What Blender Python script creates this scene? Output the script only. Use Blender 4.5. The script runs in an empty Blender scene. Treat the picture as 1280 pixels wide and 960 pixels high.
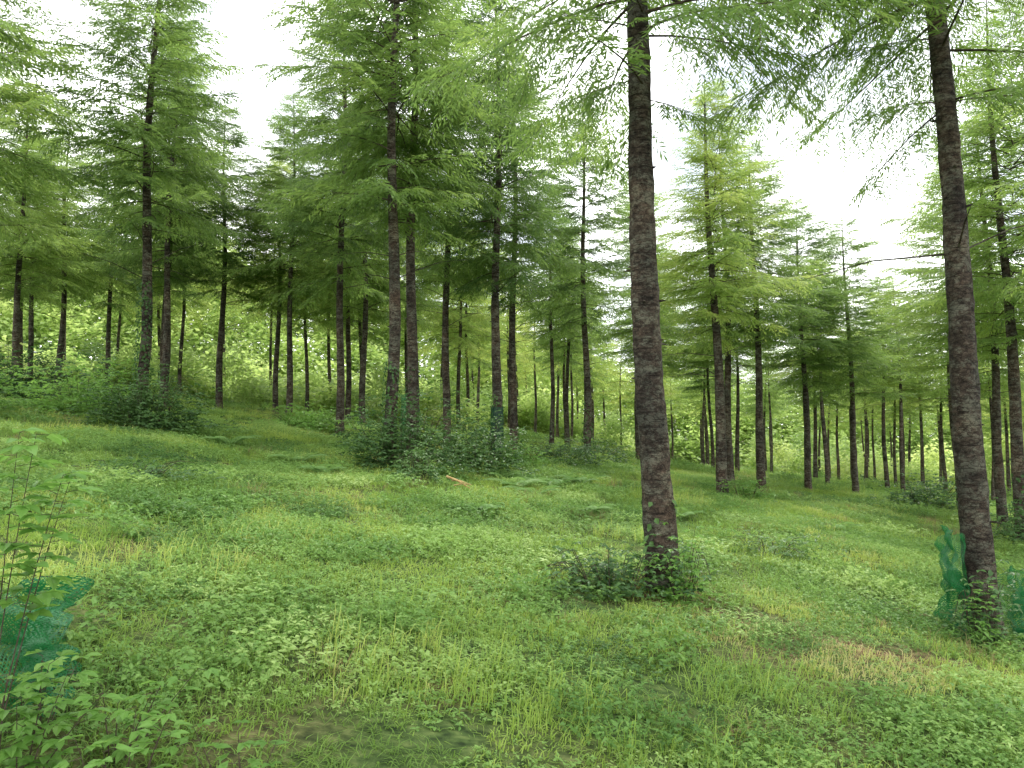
import bpy, math, random
import numpy as np
from mathutils import Vector, noise, Matrix, Euler
R=random.Random(7)
S=bpy.context.scene
S.view_settings.view_transform='Standard'
try: S.view_settings.look='None'
except: pass
S.view_settings.exposure=0
def U(a,b): return R.uniform(a,b)
# ---------------------------------------------------------------- terrain
def H(x,y):
    z=-0.13*25*math.tanh(x/25)+0.055*30*math.tanh(y/30)
    if y>20 and x>0:
        z-=0.03*min(y-20,40)*min(1,x/10)
    z+=0.10*noise.noise(Vector((x*.35,y*.35,1.3)))+0.035*noise.noise(Vector((x*1.6,y*1.6,5.1)))
    return z
# ---------------------------------------------------------------- material helpers
def newmat(n):
    m=bpy.data.materials.new(n); m.use_nodes=True
    nt=m.node_tree; nt.nodes.clear()
    return m,nt,nt.nodes,nt.links
def ramp(N,stops):
    r=N.new('ShaderNodeValToRGB'); e=r.color_ramp.elements
    while len(e)<len(stops): e.new(0.5)
    for i,(p,c) in enumerate(stops):
        e[i].position=p; e[i].color=(*c,1)
    return r
def math_(N,L,op,a,b,clamp=False):
    m=N.new('ShaderNodeMath'); m.operation=op; m.use_clamp=clamp
    for i,v in enumerate((a,b)):
        if isinstance(v,(int,float)): m.inputs[i].default_value=v
        else: L.new(v,m.inputs[i])
    return m.outputs[0]
def leafmat(name,stops,trans=0.4,rough=0.5,nscale=3.0,useattr=True,spec=0.3,battr=False):
    m,nt,N,L=newmat(name)
    out=N.new('ShaderNodeOutputMaterial')
    oi=N.new('ShaderNodeObjectInfo')
    geo=N.new('ShaderNodeNewGeometry')
    nz=N.new('ShaderNodeTexNoise'); nz.inputs['Scale'].default_value=nscale
    L.new(geo.outputs['Position'],nz.inputs['Vector'])
    rnd=oi.outputs['Random']
    if battr:
        ba=N.new('ShaderNodeAttribute'); ba.attribute_name='brnd'; rnd=ba.outputs['Fac']
    v=math_(N,L,'ADD',math_(N,L,'MULTIPLY',rnd,0.24),math_(N,L,'MULTIPLY',nz.outputs[0],0.45))
    v=math_(N,L,'ADD',v,math_(N,L,'MULTIPLY',geo.outputs['Random Per Island'],0.2))
    if useattr:
        at=N.new('ShaderNodeAttribute'); at.attribute_type='INSTANCER'; at.attribute_name='tint'
        v=math_(N,L,'ADD',v,math_(N,L,'SUBTRACT',at.outputs['Fac'],0.45))
    r=ramp(N,stops); L.new(v,r.inputs[0])
    p=N.new('ShaderNodeBsdfPrincipled'); p.inputs['Roughness'].default_value=rough
    p.inputs['Specular IOR Level'].default_value=spec
    L.new(r.outputs[0],p.inputs['Base Color'])
    t=N.new('ShaderNodeBsdfTranslucent')
    hs=N.new('ShaderNodeHueSaturation'); hs.inputs['Value'].default_value=1.65; hs.inputs['Hue'].default_value=0.488
    L.new(r.outputs[0],hs.inputs['Color']); L.new(hs.outputs[0],t.inputs['Color'])
    mx=N.new('ShaderNodeMixShader'); mx.inputs[0].default_value=trans
    L.new(p.outputs[0],mx.inputs[1]); L.new(t.outputs[0],mx.inputs[2]); L.new(mx.outputs[0],out.inputs[0])
    return m
def simplemat(name,stops,scale=(8,8,8),rough=0.85,bump=0.4,detail=6,dist=0.02):
    m,nt,N,L=newmat(name)
    out=N.new('ShaderNodeOutputMaterial'); p=N.new('ShaderNodeBsdfPrincipled')
    p.inputs['Roughness'].default_value=rough; p.inputs['Specular IOR Level'].default_value=0.2
    geo=N.new('ShaderNodeNewGeometry'); mp=N.new('ShaderNodeMapping'); mp.inputs['Scale'].default_value=scale
    L.new(geo.outputs['Position'],mp.inputs[0])
    nz=N.new('ShaderNodeTexNoise'); nz.inputs['Scale'].default_value=1; nz.inputs['Detail'].default_value=detail
    L.new(mp.outputs[0],nz.inputs['Vector'])
    r=ramp(N,stops); L.new(nz.outputs[0],r.inputs[0]); L.new(r.outputs[0],p.inputs['Base Color'])
    b=N.new('ShaderNodeBump'); b.inputs['Strength'].default_value=bump; b.inputs['Distance'].default_value=dist
    L.new(nz.outputs[0],b.inputs['Height']); L.new(b.outputs[0],p.inputs['Normal']); L.new(p.outputs[0],out.inputs[0])
    return m
def barkmat():
    m,nt,N,L=newmat('fir_bark')
    out=N.new('ShaderNodeOutputMaterial'); p=N.new('ShaderNodeBsdfPrincipled')
    p.inputs['Roughness'].default_value=0.85; p.inputs['Specular IOR Level'].default_value=0.25
    geo=N.new('ShaderNodeNewGeometry')
    def nz(sc,det=5,rough=.6):
        mp=N.new('ShaderNodeMapping'); mp.inputs['Scale'].default_value=sc; L.new(geo.outputs['Position'],mp.inputs[0])
        n=N.new('ShaderNodeTexNoise'); n.inputs['Scale'].default_value=1; n.inputs['Detail'].default_value=det; n.inputs['Roughness'].default_value=rough
        L.new(mp.outputs[0],n.inputs['Vector']); return n.outputs[0]
    a=nz((15,15,22),9,.78); r=ramp(N,[(.34,(.015,.012,.009)),(.47,(.068,.051,.038)),(.6,(.14,.108,.082)),(.74,(.31,.265,.21))]); L.new(a,r.inputs[0])
    b=nz((5,5,9),9,.85); rb=ramp(N,[(.49,(0,0,0)),(.55,(1,1,1))]); L.new(b,rb.inputs[0])
    mx=N.new('ShaderNodeMix'); mx.data_type='RGBA'; L.new(math_(N,L,'MULTIPLY',rb.outputs[0],.68),mx.inputs[0]); L.new(r.outputs[0],mx.inputs[6]); mx.inputs[7].default_value=(.25,.26,.20,1)
    vv=N.new('ShaderNodeMapping'); vv.inputs['Scale'].default_value=(11,11,20); L.new(geo.outputs['Position'],vv.inputs[0])
    nd=N.new('ShaderNodeTexNoise'); nd.inputs['Scale'].default_value=14; L.new(geo.outputs['Position'],nd.inputs['Vector'])
    va=N.new('ShaderNodeVectorMath'); va.operation='MULTIPLY_ADD'; L.new(nd.outputs[1],va.inputs[0]); va.inputs[1].default_value=(2,2,2); L.new(vv.outputs[0],va.inputs[2])
    vo=N.new('ShaderNodeTexVoronoi'); vo.feature='DISTANCE_TO_EDGE'; vo.inputs['Scale'].default_value=1; L.new(va.outputs[0],vo.inputs['Vector'])
    rc=ramp(N,[(.0,(.22,.2,.19)),(.09,(1,1,1))]); L.new(vo.outputs['Distance'],rc.inputs[0])
    m2=N.new('ShaderNodeMix'); m2.data_type='RGBA'; m2.blend_type='MULTIPLY'; m2.inputs[0].default_value=.8
    L.new(mx.outputs[2],m2.inputs[6]); L.new(rc.outputs[0],m2.inputs[7])
    c=nz((4,4,38),4,.7); rd=ramp(N,[(.54,(1,1,1)),(.62,(.28,.25,.23))]); L.new(c,rd.inputs[0])
    m3=N.new('ShaderNodeMix'); m3.data_type='RGBA'; m3.blend_type='MULTIPLY'; m3.inputs[0].default_value=.85
    L.new(m2.outputs[2],m3.inputs[6]); L.new(rd.outputs[0],m3.inputs[7])
    g=nz((2.2,2.2,1.4),3); rg=ramp(N,[(.36,(.50,.50,.50)),(.5,(.92,.9,.87)),(.66,(1.22,1.08,.98))]); L.new(g,rg.inputs[0])
    m4=N.new('ShaderNodeMix'); m4.data_type='RGBA'; m4.blend_type='MULTIPLY'; m4.inputs[0].default_value=1
    L.new(m3.outputs[2],m4.inputs[6]); L.new(rg.outputs[0],m4.inputs[7])
    L.new(m4.outputs[2],p.inputs['Base Color'])
    hsum=math_(N,L,'ADD',math_(N,L,'MULTIPLY',a,1.3),math_(N,L,'ADD',math_(N,L,'MINIMUM',vo.outputs['Distance'],.12),math_(N,L,'MULTIPLY',b,.6)))
    bp=N.new('ShaderNodeBump'); bp.inputs['Strength'].default_value=1; bp.inputs['Distance'].default_value=.05
    L.new(hsum,bp.inputs['Height']); L.new(bp.outputs[0],p.inputs['Normal']); L.new(p.outputs[0],out.inputs[0])
    return m
BARK=barkmat()
TWIG=simplemat('twig_bark',[(.3,(.03,.022,.015)),(.7,(.09,.07,.05))],(30,30,30))
NEED=leafmat('fir_needles',[(0,(.036,.082,.026)),(.3,(.085,.158,.042)),(.6,(.165,.27,.062)),(.85,(.27,.375,.09)),(1,(.35,.42,.11))],.52,.5,1.2,True,.25,True)
GRASS=leafmat('grass_blades',[(0,(.06,.13,.022)),(.3,(.14,.245,.042)),(.6,(.245,.365,.065)),(.82,(.36,.43,.11)),(1,(.44,.39,.19))],.42,.5,.9)
COVER=leafmat('groundcover_leaves',[(0,(.05,.125,.028)),(.35,(.12,.24,.05)),(.7,(.225,.36,.09)),(1,(.35,.47,.16))],.35,.45,1.5)
BRAM=leafmat('bramble_leaves',[(0,(.025,.07,.022)),(.35,(.055,.125,.035)),(.7,(.11,.21,.055)),(1,(.19,.31,.09))],.3,.4,2.5,False)
YOUNG=leafmat('sapling_leaves',[(0,(.07,.16,.03)),(.5,(.15,.30,.06)),(1,(.27,.42,.11))],.45,.4,3,False)
FERN=leafmat('fern_fronds',[(0,(.08,.18,.05)),(.5,(.16,.29,.08)),(1,(.25,.37,.13))],.4,.5,3,False)
WOODL=leafmat('woodland_leaves',[(0,(.09,.16,.045)),(.35,(.20,.31,.085)),(.7,(.33,.45,.14)),(1,(.44,.53,.20))],.5,.5,.5)
DRY=leafmat('dry_grass',[(0,(.12,.10,.04)),(.5,(.25,.19,.09)),(1,(.38,.31,.17))],.3,.6,3,False)
def groundmat():
    m,nt,N,L=newmat('forest_floor')
    out=N.new('ShaderNodeOutputMaterial'); p=N.new('ShaderNodeBsdfPrincipled'); p.inputs['Roughness'].default_value=.95; p.inputs['Specular IOR Level'].default_value=.1
    geo=N.new('ShaderNodeNewGeometry')
    n1=N.new('ShaderNodeTexNoise'); n1.inputs['Scale'].default_value=14; n1.inputs['Detail'].default_value=8; L.new(geo.outputs['Position'],n1.inputs['Vector'])
    n2=N.new('ShaderNodeTexNoise'); n2.inputs['Scale'].default_value=.8; n2.inputs['Detail'].default_value=6; L.new(geo.outputs['Position'],n2.inputs['Vector'])
    g=ramp(N,[(.3,(.02,.035,.012)),(.5,(.055,.09,.025)),(.7,(.11,.15,.045))]); L.new(n1.outputs[0],g.inputs[0])
    s=ramp(N,[(.3,(.04,.025,.015)),(.5,(.12,.075,.04)),(.7,(.24,.17,.10))]); L.new(n1.outputs[0],s.inputs[0])
    at=N.new('ShaderNodeAttribute'); at.attribute_name='litter'
    f=math_(N,L,'ADD',at.outputs['Fac'],math_(N,L,'MULTIPLY',math_(N,L,'SUBTRACT',n2.outputs[0],.5),2.2),True)
    mx=N.new('ShaderNodeMix'); mx.data_type='RGBA'; L.new(f,mx.inputs[0]); L.new(g.outputs[0],mx.inputs[6]); L.new(s.outputs[0],mx.inputs[7])
    L.new(mx.outputs[2],p.inputs['Base Color'])
    b=N.new('ShaderNodeBump'); b.inputs['Strength'].default_value=1; b.inputs['Distance'].default_value=.05; L.new(n1.outputs[0],b.inputs['Height']); L.new(b.outputs[0],p.inputs['Normal'])
    L.new(p.outputs[0],out.inputs[0]); return m
# ---------------------------------------------------------------- mesh helper
class MB:
    def __init__(s): s.v=[]; s.f=[]; s.m=[]
    def poly(s,pts,mat=0):
        i=len(s.v); s.v.extend(pts); s.f.append(tuple(range(i,i+len(pts)))); s.m.append(mat)
    def tube(s,pts,rads,sides=5,mat=0,cap=True):
        rings=[]
        for k,(p,r) in enumerate(zip(pts,rads)):
            a=pts[min(k+1,len(pts)-1)]-pts[max(k-1,0)]
            if a.length<1e-6: a=Vector((0,0,1))
            a.normalize(); u=a.orthogonal() if abs(a.z)<.9 else Vector((1,0,0))-a*a.x
            u.normalize(); w=a.cross(u)
            i=len(s.v); rings.append(i)
            for j in range(sides):
                t=2*math.pi*j/sides
                s.v.append(p+(u*math.cos(t)+w*math.sin(t))*r)
        for k in range(len(rings)-1):
            for j in range(sides):
                s.f.append((rings[k]+j,rings[k]+(j+1)%sides,rings[k+1]+(j+1)%sides,rings[k+1]+j)); s.m.append(mat)
        if cap:
            s.f.append(tuple(rings[-1]+j for j in range(sides))); s.m.append(mat)
    def leaf(s,p,d,n,l,w,mat=0,fold=.15):
        d=d.normalized(); sd=d.cross(n)
        if sd.length<1e-4: sd=d.orthogonal()
        sd.normalize(); n=sd.cross(d)
        i=len(s.v); up=n*(w*fold)
        a=p; b=p+d*l*.35; c=p+d*l*.7-n*l*.05; e=p+d*l-n*l*.14
        s.v.extend([a,b+sd*w*.5+up,c+sd*w*.36+up,e,c-sd*w*.36+up,b-sd*w*.5+up,(a+e)*.5+n*(-w*.02)+n*l*.05])
        s.f.extend([(i,i+1,i+2,i+3,i+6),(i,i+6,i+3,i+4,i+5)]); s.m.extend([mat,mat])
    def mesh(s,name,mats,smooth=False):
        me=bpy.data.meshes.new(name); me.from_pydata([tuple(v) for v in s.v],[],s.f)
        for m in mats: me.materials.append(m)
        me.polygons.foreach_set('material_index',s.m)
        if smooth: me.polygons.foreach_set('use_smooth',[True]*len(s.f))
        me.update(); return me
def obj(name,me,parent=None,loc=None):
    o=bpy.data.objects.new(name,me); S.collection.objects.link(o)
    if parent: o.parent=parent
    if loc: o.location=loc
    return o
def coll(name,meshes):
    c=bpy.data.collections.new(name)
    for i,me in enumerate(meshes):
        o=bpy.data.objects.new('%s_%02d'%(name,i),me); c.objects.link(o)
    return c
_ng={}
def ngroup(c):
    if c.name in _ng: return _ng[c.name]
    ng=bpy.data.node_groups.new('scatter_'+c.name,'GeometryNodeTree')
    ng.interface.new_socket('Geometry',in_out='INPUT',socket_type='NodeSocketGeometry')
    ng.interface.new_socket('Geometry',in_out='OUTPUT',socket_type='NodeSocketGeometry')
    N=ng.nodes; L=ng.links
    gi=N.new('NodeGroupInput'); go=N.new('NodeGroupOutput')
    ip=N.new('GeometryNodeInstanceOnPoints'); ci=N.new('GeometryNodeCollectionInfo')
    ci.inputs['Collection'].default_value=c; ci.inputs['Separate Children'].default_value=True; ci.inputs['Reset Children'].default_value=True
    L.new(gi.outputs[0],ip.inputs['Points']); L.new(ci.outputs[0],ip.inputs['Instance']); ip.inputs['Pick Instance'].default_value=True
    def na(n,t):
        a=N.new('GeometryNodeInputNamedAttribute'); a.data_type=t; a.inputs['Name'].default_value=n; return a.outputs[0]
    L.new(na('idx','INT'),ip.inputs['Instance Index'])
    L.new(na('rot','FLOAT_VECTOR'),ip.inputs['Rotation'])
    L.new(na('scl','FLOAT_VECTOR'),ip.inputs['Scale'])
    L.new(ip.outputs[0],go.inputs[0]); _ng[c.name]=ng; return ng
def scatter(name,pts,c,parent=None):
    """pts: (loc,rot,scale,idx,tint)"""
    me=bpy.data.meshes.new(name); me.from_pydata([tuple(p[0]) for p in pts],[],[])
    a=me.attributes.new('rot','FLOAT_VECTOR','POINT'); a.data.foreach_set('vector',[q for p in pts for q in p[1]])
    a=me.attributes.new('scl','FLOAT_VECTOR','POINT'); a.data.foreach_set('vector',[q for p in pts for q in (p[2] if isinstance(p[2],tuple) else (p[2],)*3)])
    a=me.attributes.new('idx','INT','POINT'); a.data.foreach_set('value',[p[3] for p in pts])
    a=me.attributes.new('tint','FLOAT','POINT'); a.data.foreach_set('value',[p[4] for p in pts])
    o=obj(name,me,parent); md=o.modifiers.new('scatter','NODES'); md.node_group=ngroup(c); return o
# ---------------------------------------------------------------- fir branches (arrays), assembled into crowns
SIZES=[0.8,1.5,2.4]
def branch(L,seed,lod):
    r=random.Random(seed); b=MB()
    ph=r.uniform(0,6); up=r.uniform(.02,.14)
    def P(t): return Vector((L*t*(1-.05*t), L*.04*math.sin(ph+3*t), L*(up*t-.30*t*t+.13*t**4)))
    n=6; b.tube([P(i/n) for i in range(n+1)],[max(.0025,.0095*L**.6*(1-i/n)) for i in range(n+1)],4 if lod==0 else 3,0,False)
    step=(.075,.095,.165)[lod]
    t=.16+r.uniform(0,.04)
    while t<1.0:
        base=P(t); ax=(P(min(1,t+.02))-P(t-.02)).normalized()
        for side in (1,-1):
            if r.random()<.13: continue
            ln=L*.41*min(1,(t-.03)/.25)*max(0,1-t)**.6*r.uniform(.5,1.25)+.08
            ang=math.radians(r.uniform(40,68)-12*t)
            d=ax*math.cos(ang)+Vector((0,side*math.sin(ang),r.uniform(-.40,.16))); d.normalize()
            def Q(s): return base+d*ln*s+ax*(.10*ln*s*s)+Vector((0,0,-.34*ln*s*s))
            if lod<2:
                h=.0025; b.poly([Q(0)+ax*h,Q(1)+ax*h*.6,Q(1)-ax*h*.6,Q(0)-ax*h],0)
            nt=max(2,int(ln/(.036,.050,.11)[lod]))
            for k in range(nt+1):
                s=.06+.94*k/nt; q=Q(min(s,1)); dd=(Q(min(1,s+.05))-Q(s-.05)).normalized()
                sd=dd.cross(Vector((0,0,1))).normalized()
                for s2 in ((1,-1) if k<nt else (0,)):
                    tl=((.085,.12,.20)[lod]*(1-.4*s)*min(1,ln/.25)+.03)*r.uniform(.7,1.2)
                    a2=math.radians(r.uniform(30,60))
                    td=(dd*math.cos(a2)+sd*s2*math.sin(a2) if s2 else dd.copy()); td.z+=r.uniform(-.6,.15); td.normalize()
                    nn=Vector((r.uniform(-1,1),r.uniform(-1,1),1)); ts=td.cross(nn).normalized()
                    wd=r.uniform(.010,.017)*(.62,.9,1.6)[lod]; e=q+td*tl; mdl=q+td*tl*.5
                    b.poly([q,mdl+ts*wd,e,mdl-ts*wd],1)
        t+=step/L*r.uniform(.8,1.25)
    v=np.array([tuple(p) for p in b.v],dtype=np.float32)
    f=[(q if len(q)==4 else (q[0],q[1],q[2],q[2])) for q in b.f]
    return v,np.array(f,dtype=np.int32),np.array(b.m,dtype=np.int32)
BR={l:[branch(SIZES[i//2],100*l+i,l) for i in range(6)] for l in (0,1,2)}
def crown(name,seed,lod,step,nb,hc=7.5,maxL=2.3,lodtop=None):
    r=random.Random(seed); V=[];F=[];M=[];A=[]; off=0; h=0
    while h<hc-.15:
        f=(hc-h)/hc; k=r.choice([nb,nb-1,nb-1]) if h>.8 else max(3,nb-3); a0=r.uniform(0,6.28)
        for i in range(k):
            a=a0+6.283*i/k+r.uniform(-.4,.4)
            L=maxL*(f**.62)*min(1,.62+h*.4)*r.uniform(.42,1.2)+.12
            pitch=math.radians(-6+42*(1-f)+r.uniform(-14,14)); si=0 if L<1.1 else (1 if L<1.95 else 2)
            hh=h+r.uniform(-.5,.5)*step
            ld=lod if (lodtop is None or hh<lodtop) else 1
            v,fc,m=BR[ld][si*2+r.randint(0,1)]
            mt=np.array(Euler((r.uniform(-.35,.35),-pitch,a)).to_matrix(),dtype=np.float32)*(L/SIZES[si])
            vv=v@mt.T; vv[:,2]+=hh
            V.append(vv);F.append(fc+off);M.append(m);A.append(np.full(len(v),r.random(),dtype=np.float32)); off+=len(v)
        h+=step*r.uniform(.8,1.2)*(.6+.4*f)
    V=np.concatenate(V);F=np.concatenate(F);M=np.concatenate(M);A=np.concatenate(A)
    me=bpy.data.meshes.new(name); me.vertices.add(len(V)); me.vertices.foreach_set('co',V.ravel())
    me.loops.add(len(F)*4); me.loops.foreach_set('vertex_index',F.ravel())
    me.polygons.add(len(F)); me.polygons.foreach_set('loop_start',np.arange(0,len(F)*4,4,dtype=np.int32)); me.polygons.foreach_set('loop_total',np.full(len(F),4,dtype=np.int32))
    me.materials.append(TWIG); me.materials.append(NEED); me.polygons.foreach_set('material_index',M)
    at=me.attributes.new('brnd','FLOAT','POINT'); at.data.foreach_set('value',A)
    me.update(calc_edges=True); print(name,len(F)); return me
C0=coll('fir_crown_close',[crown('crown_close%d'%i,1+i,0,.42,7,lodtop=1.8) for i in range(2)])
C1=coll('fir_crown',[crown('crown_mid%d'%i,10+i,1,.43,8) for i in range(7)])
C2=coll('fir_crown_far',[crown('crown_far%d'%i,20+i,2,.50,7) for i in range(5)])

def trunk_geo(b,x,y,Hh,dia,lean,seg,sides,r,wob=.03,stubs=True,cb=4.5):
    z0=H(x,y)-.15; ph=r.uniform(0,9)
    def C(h): return Vector((x+lean[0]*h+wob*math.sin(ph+h*.8)*min(1,h/2),y+lean[1]*h+wob*math.cos(ph*2+h*.7)*min(1,h/2),z0+h))
    def rad(h): return dia/2*max(.02,(1-h/Hh))**.75*(1+.38*math.exp(-h/.22))
    rings=[]
    for k in range(seg+1):
        h=Hh*(k/seg)**(1.25 if seg>40 else 1.5); c=C(h); rr=rad(h); i=len(b.v); rings.append(i)
        for j in range(sides):
            a=2*math.pi*j/sides; dv=Vector((math.cos(a),math.sin(a),0))
            q=1.0
            if sides>10:
                q+=.11*noise.noise(Vector((dv.x*2+x,dv.y*2,h*3)))+.10*noise.noise(Vector((dv.x*5+x,dv.y*5,h*9)))+.08*abs(noise.noise(Vector((x,dv.x,h*5))))
                if h<.5: q+=.22*(.5-h)*math.sin(a*5+ph)
            b.v.append(c+dv*rr*q)
    for k in range(seg):
        for j in range(sides):
            b.f.append((rings[k]+j,rings[k]+(j+1)%sides,rings[k+1]+(j+1)%sides,rings[k+1]+j)); b.m.append(0)
    if stubs:
        h=1.2
        while h<cb:
            for _ in range(r.choice([1,2,3])):
                a=r.uniform(0,6.28); d=Vector((math.cos(a),math.sin(a),r.uniform(-.1,.45))).normalized()
                c=C(h)+d*rad(h)*.7
                ln=r.uniform(.03,.08) if (h<cb*.66 or r.random()<.35) else r.uniform(.4,1.5)
                pts=[c,c+d*(rad(h)*.3+ln*.5),c+d*(rad(h)*.3+ln)+Vector((0,0,-.1*ln))]
                t0=.012 if ln<.2 else .008
                b.tube(pts,[t0*1.4,t0,.003],4,0)
            h+=r.uniform(.3,.5)
    return C,rad
TREES=[]
def crownpt(C,Hh,cb,maxL,tint,idx,r,lean):
    return (C(cb),(0,lean,r.uniform(0,6.28)),(maxL/2.3,maxL/2.3,(Hh-cb)/7.5),idx,tint)
def tree(x,y,Hh,cb,dia,lean=(0,0),tint=.45,maxL=2.3,seed=0):
    r=random.Random(int(seed*97+x*131+y*17)); b=MB()
    near=y<12
    if not near: cb+=.3; dia*=.9
    tint=.5+(tint-.45)*1.15
    C,rad=trunk_geo(b,x,y,Hh,dia,lean,150 if near else 34,28 if near else 12,r,.03 if near else .05,True,cb)
    o=obj('douglas_fir',b.mesh('fir_trunk',[BARK],True))
    if near and y<7.5: scatter('crown',[crownpt(C,Hh,cb,maxL,tint,seed%2,r,lean[0])],C0,o)
    else: scatter('crown',[crownpt(C,Hh,cb,maxL,tint,seed%7,r,lean[0])],C1,o)
    TREES.append((x,y,dia)); return o,C,rad
T1=tree(1.36,7.0,13,4.7,.29,(-.036,0),.50,2.5,1)
T2=tree(4.25,7.0,12.5,5.1,.26,(-.046,0),.46,2.2,2)
tree(-2.25,14.2,14,4.6,.27,(.004,0),.50,2.7,3)
tree(-2.05,15.8,13.5,5.0,.28,(-.004,0),.42,2.5,4)
tree(-7.75,16,12.3,4.4,.27,(.010,0),.44,2.4,5)
tree(-.35,18,12.5,4.1,.27,(0,0),.32,2.4,6)
tree(.05,21.2,12.2,4.2,.26,(0,0),.48,2.3,7)
tree(2.25,23,11.5,4.2,.26,(-.01,0),.40,2.4,8)
tree(4.5,16.5,9.4,3.6,.27,(-.03,0),.72,2.0,9)
tree(5.95,21,10.0,3.6,.25,(-.01,0),.58,2.2,10)
tree(6.4,19.8,9.2,3.7,.25,(-.015,0),.48,2.1,11)
tree(8.9,23.2,9.0,3.3,.24,(-.02,0),.40,2.3,12)
tree(10.9,24.5,9.2,3.1,.23,(-.02,0),.50,2.4,13)
tree(9.3,14.1,10.5,3.7,.26,(-.03,0),.55,2.4,14)
tree(9.4,10.2,11.5,4.3,.26,(-.03,0),.64,2.4,15)
tree(10.9,17.2,10.0,3.5,.24,(-.02,0),.58,2.4,16)
tree(11.6,20,9.6,3.5,.24,(-.02,0),.64,2.4,17)
tree(-10.7,23.6,12.0,4.0,.25,(.01,0),.34,2.4,18)
tree(-10.0,22.0,12.2,4.3,.24,(.01,0),.44,2.3,19)
tree(-9.6,25.2,10.5,3.9,.25,(0,0),.32,2.4,20)
tree(-8.3,27,9.8,3.7,.23,(0,0),.72,2.6,21)
tree(-7.2,24.8,11,4.0,.24,(0,0),.48,2.4,22)
tree(-15.6,24,10.5,3.4,.25,(.01,0),.58,2.7,23)
tree(-18.9,30,10.5,3.5,.24,(0,0),.53,2.7,24)
tree(-16,27,10.5,3.5,.24,(.01,0),.58,2.7,25)
tree(-9.9,13.2,12.0,3.5,.26,(.02,0),.56,2.6,26)
tree(-7.3,7.4,11.5,4.9,.28,(.0,0),.50,2.5,27)
tree(-14,18.5,12,3.7,.25,(.01,0),.62,2.6,28)
tree(-4.9,25.2,12.5,4.1,.25,(0,0),.55,2.5,29)
tree(-4.6,20.5,13,4.3,.25,(0,0),.42,2.5,30)
tree(13.4,14.6,10.5,3.6,.25,(-.02,0),.62,2.6,31)
tree(-1.7,20.0,13,4.3,.24,(0,0),.53,2.4,32)
tree(-6.2,29,12.0,4,.24,(0,0),.58,2.5,33)
tree(-13.2,29,12.0,4,.24,(0,0),.52,2.5,34)
tree(4.6,28,11.0,4,.24,(0,0),.56,2.4,36)
# ---------------------------------------------------------------- distant plantation
near_xy=[(t[0],t[1]) for t in TREES]
r=random.Random(55); tb=MB(); fp=[]; fp1=[]
yy=28.0
while yy<60:
    xx=-yy*.85-8
    while xx<yy*.85+8:
        x=xx+r.uniform(-.9,.9)+.12*(yy-28); y=yy+r.uniform(-1,1)
        if min((x-a)**2+(y-c)**2 for a,c in near_xy)>5 and r.random()>.12 and (y<40 or x>-.08*y):
            g=min(1,max(0,(x/y+.05)/.3))
            hh=r.uniform(10.0,12.5)*(1-g)+r.uniform(8.0,9.6)*g; cbb=r.uniform(3.6,4.8)
            C,rad=trunk_geo(tb,x,y,hh,r.uniform(.15,.23),(r.uniform(-.025,.02),r.uniform(-.01,.01)),8,7,r,.06,False,cbb)
            tt=r.choice([.40,.48,.56,.64,.74])+.08
            if y<36: fp1.append(crownpt(C,hh,cbb,2.2,tt,r.randint(0,6),r,0))
            else: fp.append(crownpt(C,hh,cbb,2.1,tt+.12,r.randint(0,4),r,0))
        xx+=3.6
    yy+=3.7
em=bpy.data.objects.new('distant_fir_plantation',None); S.collection.objects.link(em)
obj('trunks',tb.mesh('distant_trunks',[BARK],True),em); scatter('foliage',fp,C2,em); scatter('foliage_front',fp1,C1,em)
print('far trees',len(fp),len(fp1))
# ---------------------------------------------------------------- broadleaf woodland edge
def clump(seed,n=700,ls=.17):
    r=random.Random(seed); b=MB()
    for _ in range(n):
        d=Vector((r.gauss(0,1),r.gauss(0,1),r.gauss(0,.8))).normalized(); p=d*(r.random()**.4)
        p=p*(1+.45*noise.noise(d*2.2+Vector((seed,0,0))))
        dd=Vector((r.uniform(-1,1),r.uniform(-1,1),r.uniform(-.8,.2))).normalized(); nn=Vector((r.uniform(-.7,.7),r.uniform(-1,.3),1)); s=dd.cross(nn).normalized()
        l=ls*r.uniform(.7,1.3)
        b.poly([p,p+dd*l*.5+s*l*.36,p+dd*l,p+dd*l*.5-s*l*.36])
    return b.mesh('clump',[WOODL])
CL=coll('leaf_clump',[clump(i+3) for i in range(4)])
wp=[]
def wclump(x,y,z,s,dt=0):
    n_=noise.noise(Vector((x*.15,y*.15,9)))
    wp.append((Vector((x,y,z)),(U(-.4,.4),U(-.4,.4),U(0,6.28)),(s,s,s*U(.6,.95)),R.randint(0,3),.50+dt+.40*n_+U(-.14,.16)))
for _ in range(210):     # undergrowth shrubs behind the rows
    y=U(32,46); x=-U(.06,.98)*y; s=U(.7,1.4); wclump(x,y,H(x,y)+s*U(.2,.7)+ (U(0,1.6) if R.random()<.3 else 0),s,.18)
for _ in range(90):
    y=U(52,60); x=U(-.12,.14)*y; s=U(.9,1.5); wclump(x,y,H(x,y)+s*.3+U(0,3)*R.random(),s,.18)
for _ in range(60):
    y=U(50,62); x=U(.30,.95)*y; s=U(.8,1.6); wclump(x,y,H(x,y)+s*.3+U(0,3)*R.random(),s,.2)
x=-75
while x<84:              # woodland edge, rising on the bank behind the plantation
    g=min(1,max(0,(x/60+.25)/.4)); top=10.5*(1-g)+7.5*g; yb=49*(1-g)+68*g
    top*=1+.22*noise.noise(Vector((x*.12,2,2)))
    z=0
    while z<top:
        y=yb+U(-1.2,1.2)+z*1.0; wclump(x+U(-1,1),y,H(x,y)+z+.7,U(1.6,2.5),.24); z+=U(1.0,1.4)
    x+=U(1.5,2.1)
scatter('broadleaf_woodland',wp,CL)
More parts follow.
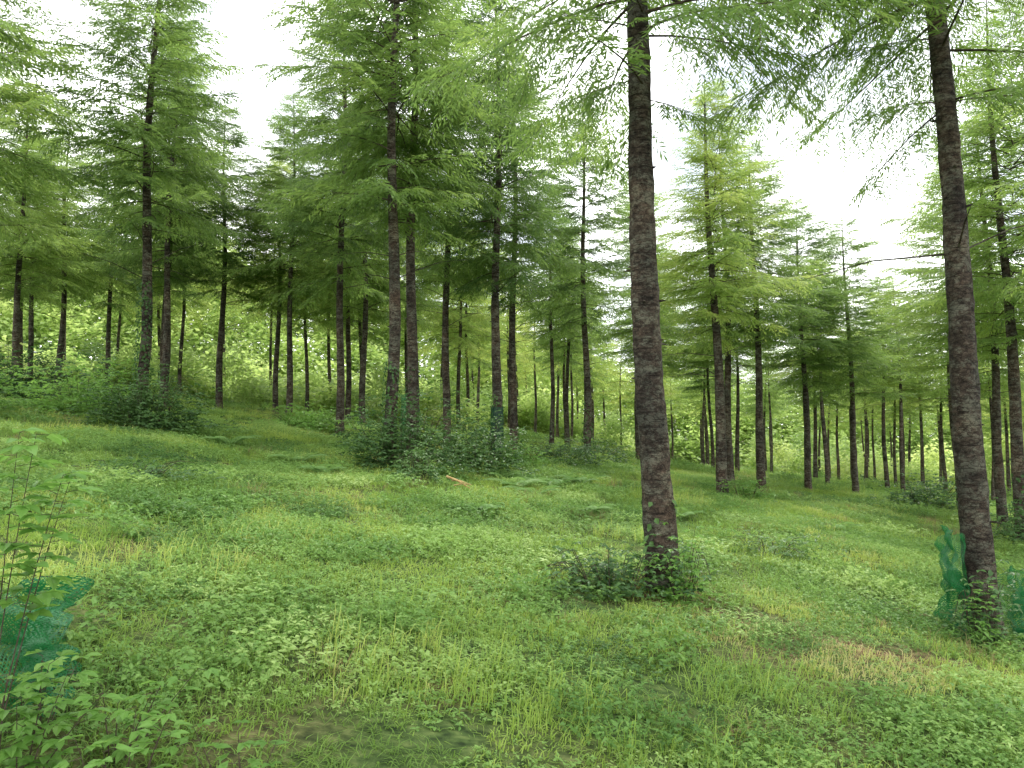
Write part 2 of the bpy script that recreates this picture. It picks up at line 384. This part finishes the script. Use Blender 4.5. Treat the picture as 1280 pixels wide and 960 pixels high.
# ---------------------------------------------------------------- ground
def axis(lo,hi,step,mx):
    a=[]; v=lo
    while v<=hi+1e-6: a.append(v); v+=step
    s=step; v=a[-1]
    while v<mx: s*=1.16; v+=s; a.append(v)
    s=step; v=lo; pre=[]
    while v>-mx: s*=1.16; v-=s; pre.append(v)
    return pre[::-1]+a
xs=axis(-11,11,.22,600); ys=axis(-1,24,.22,600)
gv=[(x,y,H(x,y)) for y in ys for x in xs]; nx=len(xs)
gf=[(j*nx+i,j*nx+i+1,(j+1)*nx+i+1,(j+1)*nx+i) for j in range(len(ys)-1) for i in range(nx-1)]
gm=bpy.data.meshes.new('ground'); gm.from_pydata(gv,[],gf)
def litter(x,y):
    v=0
    for (a,c,d) in TREES:
        q=(x-a)**2+(y-c)**2
        if q<6: v+=math.exp(-q/(.45 if c<12 else .3))
    q=abs((y-6.1)+(x-1.9)*.35)
    if 1.3<x<5.5 and y<9: v+=1.15*math.exp(-q*q/.14)*(.6+.8*noise.noise(Vector((x*2,y*2,0))))
    w=noise.noise(Vector((x*1.3,y*1.3,31)))
    if w>.42: v+=(w-.42)*2.8
    return max(0,min(1,v))
at=gm.attributes.new('litter','FLOAT','POINT'); at.data.foreach_set('value',[litter(v[0],v[1]) for v in gv])
gm.polygons.foreach_set('use_smooth',[True]*len(gf)); gm.materials.append(groundmat()); obj('ground',gm)
# ---------------------------------------------------------------- grass & cover
def blade(b,p,a,h,w,lean,mat=0):
    d=Vector((math.cos(a),math.sin(a),0)); s=Vector((-d.y,d.x,0))*w*.5
    m=p+Vector((0,0,h*.6))+d*lean*h*.3; e=p+Vector((0,0,h*(1-.35*lean)))+d*lean*h*1.05
    i=len(b.v); b.v.extend([p-s,p+s,m+s*.9,m-s*.9,e]); b.f.extend([(i,i+1,i+2,i+3),(i+3,i+2,i+4)]); b.m.extend([mat]*2)
def grasspatch(seed,n,hmin,hmax,w,mat=GRASS,half=.42):
    r=random.Random(seed); b=MB()
    tuft=[(r.uniform(-half,half),r.uniform(-half,half),r.uniform(.6,1.4)) for _ in range(max(6,n//9))]
    for _ in range(n):
        t=r.choice(tuft); p=Vector((t[0]+r.gauss(0,.045),t[1]+r.gauss(0,.045),-.015))
        blade(b,p,r.uniform(0,6.28),r.uniform(hmin,hmax)*t[2],w*r.uniform(.7,1.3),r.uniform(.25,1.25))
    return b.mesh('grass_patch',[mat])
GR=coll('grass_tufts',[grasspatch(1,900,.04,.09,.006),grasspatch(2,850,.05,.11,.0065),grasspatch(3,750,.05,.14,.006),grasspatch(4,900,.03,.08,.007),grasspatch(5,240,.10,.27,.005)])
DR=coll('dry_tufts',[grasspatch(11,120,.08,.24,.003,DRY,.2),grasspatch(12,120,.05,.16,.0035,DRY,.22)])
def coverpatch(seed,n,ls,hmax,half=.36):
    r=random.Random(seed); b=MB()
    for _ in range(n):
        x,y=r.uniform(-half,half)+r.gauss(0,.05),r.uniform(-half,half)+r.gauss(0,.05); h=r.uniform(.02,hmax); c=Vector((x,y,h)); k=r.choice([2,3,4,5,6]); a0=r.uniform(0,6.28); q=r.uniform(.6,1.35)
        b.poly([Vector((x-.0012,y,0)),Vector((x+.0012,y,0)),c+Vector((.001,0,0)),c-Vector((.001,0,0))],0)
        for i in range(k):
            a=a0+6.283*i/k+r.uniform(-.5,.5); d=Vector((math.cos(a),math.sin(a),r.uniform(-.4,.6)))
            b.leaf(c-Vector((0,0,r.uniform(0,.04))),d,Vector((r.uniform(-.5,.5),r.uniform(-.5,.5),1)),ls*q*r.uniform(.6,1.3),ls*q*.6*r.uniform(.7,1.1))
    return b.mesh('cover_patch',[COVER])
CV=coll('groundcover',[coverpatch(21,240,.030,.10),coverpatch(22,210,.035,.13),coverpatch(23,300,.022,.08),coverpatch(24,90,.050,.18,.3),coverpatch(25,230,.028,.12)])
gp=[];cp=[];dp=[]
def tilt(x,y):
    e=.35; return (math.atan((H(x,y+e)-H(x,y-e))/(2*e)), -math.atan((H(x+e,y)-H(x-e,y))/(2*e)))
def place(x,y,s,kind):
    L_=litter(x,y); n1=noise.noise(Vector((x*.45,y*.45,3.3))); n2=noise.noise(Vector((x*1.1,y*1.1,7.7)))
    q=Euler((0,0,U(0,6.28))).to_matrix(); t=tilt(x,y); m=Euler((t[0],t[1],0)).to_matrix()@q; rot=tuple(m.to_euler())
    if kind==0:
        if R.random()<L_*.75: return
        tl=.50+.40*n1+.2*n2+(.08 if x>2 and y<12 else 0)
        idx=R.choice([0,1,2,3,1,3]) if R.random()>.05+.15*max(0,n2) else 4
        gp.append((Vector((x,y,H(x,y)-.01)),rot,(s,s,s*(1.0+.5*n2)*U(.75,1.1)),idx,tl+U(-.12,.12)+L_*.25))
    elif kind==1:
        k=.88+1.7*noise.noise(Vector((x*.45,y*.45,13.)))+.7*n2
        if R.random()>max(.2,k) or R.random()<L_*.85: return
        cp.append((Vector((x,y,H(x,y))),rot,(s,s,s*U(.6,1.35)),R.choice([0,1,2,4,0,1,2,4,3]),.49+.40*n2-.2*n1+U(-.14,.14)))
    else:
        if R.random()<.06+.65*L_+.22*max(0,n1): dp.append((Vector((x,y,H(x,y)-.01)),rot,s*U(.6,1.1),R.randint(0,1),.5))
def band(y0,y1,dg,dc,dd,s):
    for kind,den in ((0,dg),(1,dc),(2,dd)):
        if den<=0: continue
        st=1/math.sqrt(den); y=y0
        while y<y1:
            w=y*.78+3; x=-w+U(0,st)
            while x<w:
                place(x+U(-.5,.5)*st,y+U(-.5,.5)*st,s,kind); x+=st
            y+=st
band(1.2,7,3.2,5.8,5,.9); band(7,13,2.9,4.4,4,1.0); band(13,22,2.3,2.3,1.5,1.2); band(22,36,1.3,.9,.3,1.7); band(36,66,.5,.25,0,2.6)
scatter('grass',gp,GR); scatter('groundcover_plants',cp,CV); scatter('dry_grass',dp,DR)
print('grass',len(gp),len(cp),len(dp))
# ---------------------------------------------------------------- shrubs
def bush(name,x,y,rx,ry,rz,n,ls,mat=BRAM,seed=1,stems=18):
    r=random.Random(seed); b=MB(); z0=H(x,y)
    for i in range(stems):
        a=r.uniform(0,6.28); k=r.uniform(.5,1.1)
        e=Vector((x+rx*k*math.cos(a),y+ry*k*math.sin(a),z0+rz*r.uniform(.25,.9))); s=Vector((x+rx*.25*math.cos(a),y+ry*.25*math.sin(a),z0-.03)); m=(s+e)/2+Vector((0,0,rz*r.uniform(.3,.6)))
        b.tube([s,(s+m)/2+Vector((0,0,.05*rz)),m,(m+e)/2+Vector((0,0,.08*rz)),e],[.005,.004,.004,.003,.002],4,1)
    for _ in range(n):
        a=r.uniform(0,6.28); ph=math.asin(r.random()); d=Vector((math.cos(a)*math.cos(ph),math.sin(a)*math.cos(ph),math.sin(ph)))
        k=(r.random()**.35)*(1+.9*noise.noise(d*2.2+Vector((seed*3.1,0,0)))+.4*noise.noise(d*6+Vector((seed,4,0))))
        p=Vector((x+d.x*rx*k,y+d.y*ry*k,0)); p.z=max(H(p.x,p.y)+.02,z0+d.z*rz*k)
        a0=r.uniform(0,6.28); nn=(Vector((0,0,1))+d*.6+Vector((r.uniform(-.5,.5),r.uniform(-.5,.5),0))).normalized()
        for j in range(3):
            aa=a0+j*1.5; dd=Vector((math.cos(aa),math.sin(aa),r.uniform(-.5,.2)))
            b.leaf(p,dd,nn,ls*r.uniform(.7,1.25),ls*.62)
    return obj(name,b.mesh(name,[mat,TWIG]))
bush('bramble_bush',-1.95,13.5,1.3,.9,1.15,1900,.075,BRAM,1,30)
bush('bramble_bush',-.75,15.3,1.15,.8,1.15,1300,.08,BRAM,2)
bush('bramble_bush',-1.45,11.9,.5,.45,.5,450,.06,BRAM,3)
bush('bramble_bush',-7.2,15.1,1.35,.9,1.1,1700,.08,BRAM,4,30)
bush('bramble_bush',-9.2,16.5,1.6,1.0,1.2,1300,.09,YOUNG,5)
bush('bramble_bush',-12.5,19,2.2,1.2,1.5,1500,.10,BRAM,6)
bush('bramble_bush',-10.6,14.5,1.5,1.0,1.0,1100,.09,YOUNG,16)
bush('bramble_bush',.85,6.7,.72,.45,.38,560,.05,BRAM,7)
bush('bramble_bush',1.45,6.72,.34,.26,.55,190,.05,YOUNG,8,10)
bush('bramble_bush',4.0,6.65,.3,.3,.6,230,.05,BRAM,9,12)
bush('bramble_bush',4.9,16.2,.6,.5,.45,420,.06,YOUNG,10)
bush('bramble_bush',.2,17.6,.7,.5,.5,420,.07,YOUNG,11)
bush('bramble_bush',1.3,19.5,1.4,.8,.6,700,.07,BRAM,18)
bush('bramble_bush',2.4,22.5,1.2,.7,.7,600,.08,BRAM,12)
bush('bramble_bush',8.9,13.4,.8,.6,.75,600,.07,BRAM,13)
bush('bramble_bush',-4.5,9.2,.9,.6,.25,500,.05,BRAM,14)
bush('bramble_bush',3.2,9.6,.7,.5,.28,320,.05,BRAM,19)
bush('bramble_bush',10.5,19.5,1.2,.8,.9,700,.09,BRAM,15)
bush('bramble_bush',-5.6,21,1.4,.9,.6,700,.09,YOUNG,17)
def ivy(C,rad,h1,n,seed):
    r=random.Random(seed); b=MB()
    for _ in range(n):
        h=h1*r.random()**1.4; a=r.uniform(0,6.28); d=Vector((math.cos(a),math.sin(a),0)); p=C(h)+d*(rad(h)+r.uniform(.01,.10)*(1-.6*h/h1))
        b.leaf(p,Vector((r.uniform(-.5,.5),r.uniform(-.5,.5),-.7))+d*.3,d+Vector((0,0,.5)),.06*r.uniform(.7,1.3),.05)
    return obj('ivy',b.mesh('ivy',[BRAM]))
def simpleC(x,y,lean,dia,Hh=11):
    z0=H(x,y)-.15
    return (lambda h:Vector((x+lean*h,y,z0+h))),(lambda h:dia/2*(1-h/Hh)**.75)
for (x,y,l,h1,n,sd) in [(-7.75,16,.01,3.2,900,1),(-2.25,14.2,.004,2.1,450,2),(-2.05,15.8,0,2.1,300,3),(-.35,18,0,1.7,280,4),(1.36,7,-.036,1.0,80,5),(9.3,14.1,-.03,1.8,200,6),(2.25,23,-.01,2.0,250,7),(-10,22,.01,1.5,150,8),(4.25,7,-.046,.9,60,9)]:
    C,rd=simpleC(x,y,l,.27 if y<12 else .245); ivy(C,rd,h1,n,sd)
def fern(x,y,s,seed):
    r=random.Random(seed); b=MB(); z=H(x,y)
    for i in range(r.randint(6,9)):
        a=i*.8+r.uniform(-.3,.3); d=Vector((math.cos(a),math.sin(a),0)); sd=Vector((-d.y,d.x,0)); ln=s*r.uniform(.7,1.1)
        P=lambda t:Vector((x,y,z))+d*ln*t*.85+Vector((0,0,ln*(.85*t-.62*t*t)))
        b.tube([P(k/5) for k in range(6)],[.003]*6,3,0,False)
        for k in range(4,26):
            t=k/26; p=P(t); ax=(P(t+.02)-p).normalized(); w=ln*.24*math.sin(math.pi*min(1,t*1.0)**.8)*.9+.01
            for q in (1,-1): b.leaf(p,sd*q+ax*.35+Vector((0,0,-.15)),Vector((0,0,1))+d*.2,w,.026*s/.6)
    return obj('fern',b.mesh('fern',[FERN]))
for i,(x,y,s) in enumerate([(.1,13.2,.7),(.7,14.2,.75),(.35,12.1,.6),(-2.9,11.8,.6),(-3.6,13,.65),(1.4,15.5,.7),(-.2,14.6,.6),(-5.2,14.2,.7),(2.6,11.9,.5),(-.4,10.0,.45),(5.4,12.8,.5),(1.1,11.2,.5)]): fern(x,y,s,i)
def sapling(name,x,y,h,nst,ls,seed,mat=YOUNG,lean=(0,0),spread=.25,t0=.25,dn=.05):
    r=random.Random(seed); b=MB(); z=H(x,y)
    for i in range(nst):
        a=r.uniform(0,6.28); e=Vector((x+lean[0]+spread*math.cos(a)*r.random(),y+lean[1]+spread*math.sin(a)*r.random(),z+h*r.uniform(.7,1)))
        s=Vector((x+.04*math.cos(a),y+.04*math.sin(a),z-.03)); m=(s+e)/2+Vector((0,0,.1*h))
        P=lambda t:s*(1-t)**2+m*2*t*(1-t)+e*t*t
        b.tube([P(k/6) for k in range(7)],[.0035*(1-k/8) for k in range(7)],5,1)
        n=max(4,int(h/dn)); an=r.uniform(0,6)
        for k in range(n):
            t=t0+(1-t0)*k/(n-1); p=P(t); an+=2.4
            d=Vector((math.cos(an),math.sin(an),r.uniform(-.1,.4))); pt=p+d*.04
            b.tube([p,pt],[.0015,.001],3,1,False)
            for dl in (-.9,0,.9):
                dd=Vector((math.cos(an+dl),math.sin(an+dl),d.z-.2)); b.leaf(pt,dd,Vector((r.uniform(-.3,.3),r.uniform(-.3,.3),1)),ls*r.uniform(.75,1.2),ls*.55)
    return obj(name,b.mesh(name,[mat,TWIG]))
sapling('hazel_sapling',-1.88,2.75,1.42,4,.085,1,YOUNG,(.10,0),.24,.5,.10)
sapling('bramble_plant',-1.75,2.75,.5,5,.065,2,YOUNG,(.05,0),.3)
sapling('bramble_plant',-1.35,2.7,.40,5,.055,3,YOUNG,(0,0),.28)
sapling('bramble_plant',-1.9,3.1,.33,5,.065,4,YOUNG,(0,0),.3)
sapling('bramble_plant',-1.0,2.9,.28,5,.05,5,YOUNG,(0,0),.25)
sapling('bramble_plant',-1.55,3.1,.32,5,.06,6,YOUNG,(0,0),.3)
sapling('bramble_plant',1.45,6.72,.7,3,.06,7,YOUNG,(.1,0),.2)
sapling('bramble_plant',4.0,6.5,.6,5,.055,8,YOUNG,(-.1,0),.3)
# ---------------------------------------------------------------- nets
def netmat(name,col,hole):
    m,nt,N,L=newmat(name); out=N.new('ShaderNodeOutputMaterial'); p=N.new('ShaderNodeBsdfPrincipled')
    p.inputs['Base Color'].default_value=(*col,1); p.inputs['Roughness'].default_value=.4
    uv=N.new('ShaderNodeUVMap'); sp=N.new('ShaderNodeSeparateXYZ'); L.new(uv.outputs[0],sp.inputs[0])
    a=math_(N,L,'FRACT',math_(N,L,'ADD',sp.outputs[0],sp.outputs[1]),0); c=math_(N,L,'FRACT',math_(N,L,'SUBTRACT',sp.outputs[0],sp.outputs[1]),0)
    g=math_(N,L,'MULTIPLY',math_(N,L,'GREATER_THAN',a,hole),math_(N,L,'GREATER_THAN',c,hole))
    tr=N.new('ShaderNodeBsdfTransparent'); tl=N.new('ShaderNodeBsdfTranslucent'); tl.inputs[0].default_value=(col[0],col[1]*1.4,col[2]*1.4,1)
    m1=N.new('ShaderNodeMixShader'); m1.inputs[0].default_value=.3; L.new(p.outputs[0],m1.inputs[1]); L.new(tl.outputs[0],m1.inputs[2])
    mx=N.new('ShaderNodeMixShader'); L.new(g,mx.inputs[0]); L.new(m1.outputs[0],mx.inputs[1]); L.new(tr.outputs[0],mx.inputs[2]); L.new(mx.outputs[0],out.inputs[0]); return m
NET=netmat('green_plastic_net',(.018,.15,.042),.32); GUARD=netmat('dark_green_guard',(.01,.07,.035),.4)
def net(name,x,y,rad,h,a0,a1,crump,seed,topf=None,z0=0,leanx=0,cell=.012,mat=NET):
    b=MB(); nu,nv=64,36; z=H(x,y)+z0; uv=[]
    for j in range(nv+1):
        for i in range(nu+1):
            u=i/nu; v=j/nv; a=a0+(a1-a0)*u; hh=h*(topf(u) if topf else 1)
            k=rad*(1+crump*(1-.3*v)*noise.noise(Vector((math.cos(a)*1.8+seed,math.sin(a)*1.8,v*2.2)))+crump*.9*noise.noise(Vector((math.cos(a)*4+seed,math.sin(a)*4,v*4)))+crump*.4*noise.noise(Vector((math.cos(a)*9+seed,math.sin(a)*9,v*9))))
            b.v.append(Vector((x+k*math.cos(a)+leanx*v,y+k*math.sin(a),z+hh*v+crump*.08*noise.noise(Vector((u*9,v*5,seed)))))); uv.append((u*(a1-a0)*rad/cell,v*hh/cell))
    for j in range(nv):
        for i in range(nu):
            q=j*(nu+1)+i; b.f.append((q,q+1,q+nu+2,q+nu+1)); b.m.append(0)
    me=b.mesh(name,[mat],True); ul=me.uv_layers.new(name='UVMap')
    for lp in me.loops: ul.data[lp.index].uv=uv[lp.vertex_index]
    return obj(name,me)
net('green_tree_net',4.16,6.98,.20,1.0,1.9,3.9,.8,3,lambda u:.35+.65*math.sin(min(1,u*1.3+.1)*math.pi*.62),-.02,-.03)
net('green_tree_net',4.38,7.02,.17,.66,-1.2,1.6,.8,5,lambda u:.4+.6*math.sin(u*math.pi*.8+.3),-.02,.02)
net('green_tree_net',-2.30,3.4,.30,.46,0,6.28,.75,8,lambda u:.7+.3*math.sin(u*9),-.02,.0)
for (x,y,l,h) in [(-2.0,14.15,.004,1.25),(-.35,17.98,0,1.15)]:
    net('trunk_guard',x,y,.15 if x>-1 else .045,h,0,6.28,.15,x,None,.1,0,.01,GUARD if x>-1 else NET)
STR=simplemat('fresh_cut_wood',[(.3,(.30,.19,.07)),(.7,(.46,.34,.16))],(20,20,20),.7)
b=MB(); z=H(-.75,11.4)
for (p,q,rr) in [((-.98,11.6,.20),(-.62,11.3,.05),.018),((-.9,11.6,.14),(-.64,11.3,.11),.011),((-.86,11.4,.08),(-.6,11.4,.09),.010)]:
    a=Vector((p[0],p[1],z+p[2]));c=Vector((q[0],q[1],z+q[2])); b.tube([a,(a+c)/2+Vector((0,0,.02)),c],[rr,rr*.9,rr*.6],8)
obj('cut_branch',b.mesh('cut_branch',[STR],True))
# ---------------------------------------------------------------- sky / light / camera
w=bpy.data.worlds.new('World'); S.world=w; w.use_nodes=True; nt=w.node_tree; N=nt.nodes; L=nt.links; N.clear()
out=N.new('ShaderNodeOutputWorld'); bg=N.new('ShaderNodeBackground'); bg.inputs[1].default_value=.15
sk=N.new('ShaderNodeTexSky'); sk.sky_type='NISHITA'; sk.sun_disc=False; EL,AZ=54,35
sk.sun_elevation=math.radians(EL); sk.sun_rotation=math.radians(AZ)
tc=N.new('ShaderNodeTexCoord'); nz=N.new('ShaderNodeTexNoise'); nz.inputs['Scale'].default_value=3.2; nz.inputs['Detail'].default_value=7
L.new(tc.outputs['Generated'],nz.inputs['Vector'])
cr=ramp(N,[(.38,(.25,.25,.25)),(.56,(1,1,1))]); L.new(nz.outputs[0],cr.inputs[0])
mx=N.new('ShaderNodeMix'); mx.data_type='RGBA'; L.new(cr.outputs[0],mx.inputs[0]); L.new(sk.outputs[0],mx.inputs[6]); mx.inputs[7].default_value=(24,24,24,1)
L.new(mx.outputs[2],bg.inputs[0]); L.new(bg.outputs[0],out.inputs[0])
sl=bpy.data.lights.new('sun','SUN'); sl.energy=3.4; sl.angle=math.radians(18); sl.color=(1,.96,.86)
so=bpy.data.objects.new('sun',sl); S.collection.objects.link(so)
e,a=math.radians(EL),math.radians(AZ); dv=Vector((math.sin(a)*math.cos(e),math.cos(a)*math.cos(e),math.sin(e)))
so.rotation_euler=(-dv).to_track_quat('-Z','Y').to_euler()
cd=bpy.data.cameras.new('camera'); cd.lens=27; cd.sensor_width=36; cd.clip_end=2000
co=bpy.data.objects.new('camera',cd); S.collection.objects.link(co); co.location=(0,0,1.62+H(0,0)); co.rotation_euler=(math.radians(90+3.58),0,0)
S.camera=co
